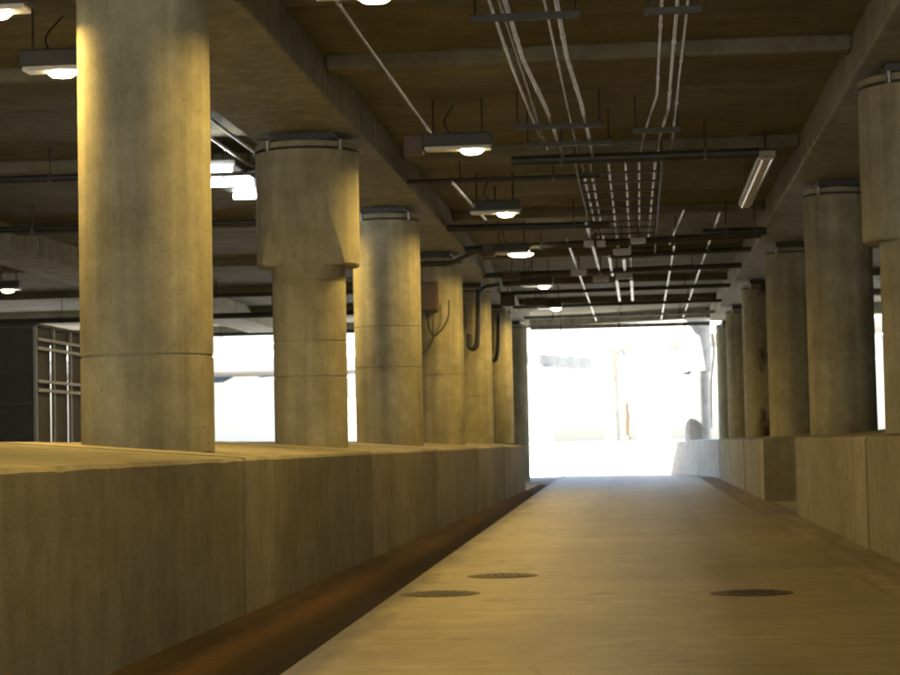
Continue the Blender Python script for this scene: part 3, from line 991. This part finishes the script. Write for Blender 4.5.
# ------------------------------------------------------------------ outside: second overpass, street lamp, building
def far_deck(name, label, pts, z0, z1, mat):
    """pts: plan polygon"""
    t = thing(name, label, 'overpass', (pts[0][0], pts[0][1], 0))
    bm = bmesh.new()
    lo = [bm.verts.new((x - pts[0][0], y - pts[0][1], z0)) for x, y in pts]
    hi = [bm.verts.new((x - pts[0][0], y - pts[0][1], z1)) for x, y in pts]
    n = len(pts)
    for i in range(n):
        bm.faces.new((lo[i], lo[(i + 1) % n], hi[(i + 1) % n], hi[i]))
    bm.faces.new(hi); bm.faces.new(lo[::-1])
    obj('slab', bm, mat, t)
    return t


def far_pier(px, y, r, top, label):
    c = on_y(px, 440, y)
    t = thing('bridge_pier', label, 'pier', (c.x, y, 0), 0, 'pale piers outside')
    bm = bmesh.new(); lathe(bm, [(r * 1.15, -0.02), (r * 1.15, 0.5), (r, 0.55), (r, top - 0.8), (r * 1.35, top - 0.3), (r * 1.35, top)], 28); obj('shaft', bm, M['pale'], t, 35)


fd = far_deck('far_overpass', 'pale overpass outside crossing above the far road', [(-9, 150), (14, 118), (40, 118), (40, 136), (16, 136), (-2, 160)], 8.2, 9.4, M['far'])
fd2 = far_deck('far_ramp', 'pale slanting ramp outside at the left of the far opening', [(-60, 150), (-8, 164), (-4, 172), (-60, 170)], 7.6, 8.6, M['far'])
far_pier(655, 128, 1.1, 8.2, 'widest pale pier outside under the far overpass')
far_pier(613, 150, 0.5, 8.2, 'slim pale pier outside left of the street lamp')
far_pier(536, 160, 0.5, 7.6, 'leftmost slim pier outside by the left columns')
far_pier(548, 165, 0.5, 7.6, 'second slim pier outside by the left columns')

c = on_y(626, 446, 96)
t = thing('street_lamp', 'street lamp outside with a curved arm and brown thick base', 'street lamp', (c.x, 96, 0))
def Q(px, py):
    return on_y(px, py, 96) - Vector((c.x, 96, 0))
bm = bmesh.new(); tube(bm, bend([Vector((0, 0, 1)), Q(625, 365), Q(624, 352), Q(611, 346), Q(590, 343)], 0.5, 6), 0.085, 10); obj('pole', bm, M['galv'], t, 50)
bm = bmesh.new(); lathe(bm, [(0.20, -0.02), (0.20, 1.35), (0.27, 1.42), (0.27, 1.5), (0.17, 1.62), (0.19, 2.2), (0.22, 2.6), (0.15, 2.9), (0.17, 3.1), (0.08, 3.3)], 16); obj('base', bm, M['brown_post'], t, 40)
h = Q(584, 342)
bm = bmesh.new(); box(bm, h.x - 0.5, h.x + 0.3, -0.18, 0.18, h.z - 0.12, h.z + 0.08, 0.05); obj('lamp_head', bm, M['grey_box'], t)

c = on_y(225, 380, 170)
t = thing('building', 'white building outside with sloping blue glass, seen between the first two left columns', 'building', (c.x, 170, 0))
zz = lambda py: on_y(240, py, 170).z
bm = bmesh.new(); box(bm, -14, 14, 0.3, 14, 0, zz(352)); obj('wall', bm, M['white_wall'], t)
bm = bmesh.new()
for x, z in ((-8, zz(384)), (-0.2, zz(382)), (2.9, zz(364)), (-8, zz(362))): bm.verts.new((x, 0, z))
bm.verts.ensure_lookup_table(); f = bm.faces.new(bm.verts[:])
r = bmesh.ops.extrude_face_region(bm, geom=[f]); bmesh.ops.translate(bm, vec=(0, 0.28, 0), verts=[e for e in r['geom'] if isinstance(e, bmesh.types.BMVert)])
obj('window', bm, M['blue_glass'], t)
bm = bmesh.new()
for x, z in ((2.8, zz(378)), (4.2, zz(373)), (5.3, zz(373)), (4.5, zz(377))): bm.verts.new((x, 0, z))
bm.verts.ensure_lookup_table(); f = bm.faces.new(bm.verts[:])
r = bmesh.ops.extrude_face_region(bm, geom=[f]); bmesh.ops.translate(bm, vec=(0, 0.28, 0), verts=[e for e in r['geom'] if isinstance(e, bmesh.types.BMVert)])
obj('window', bm, M['blue_glass'], t)
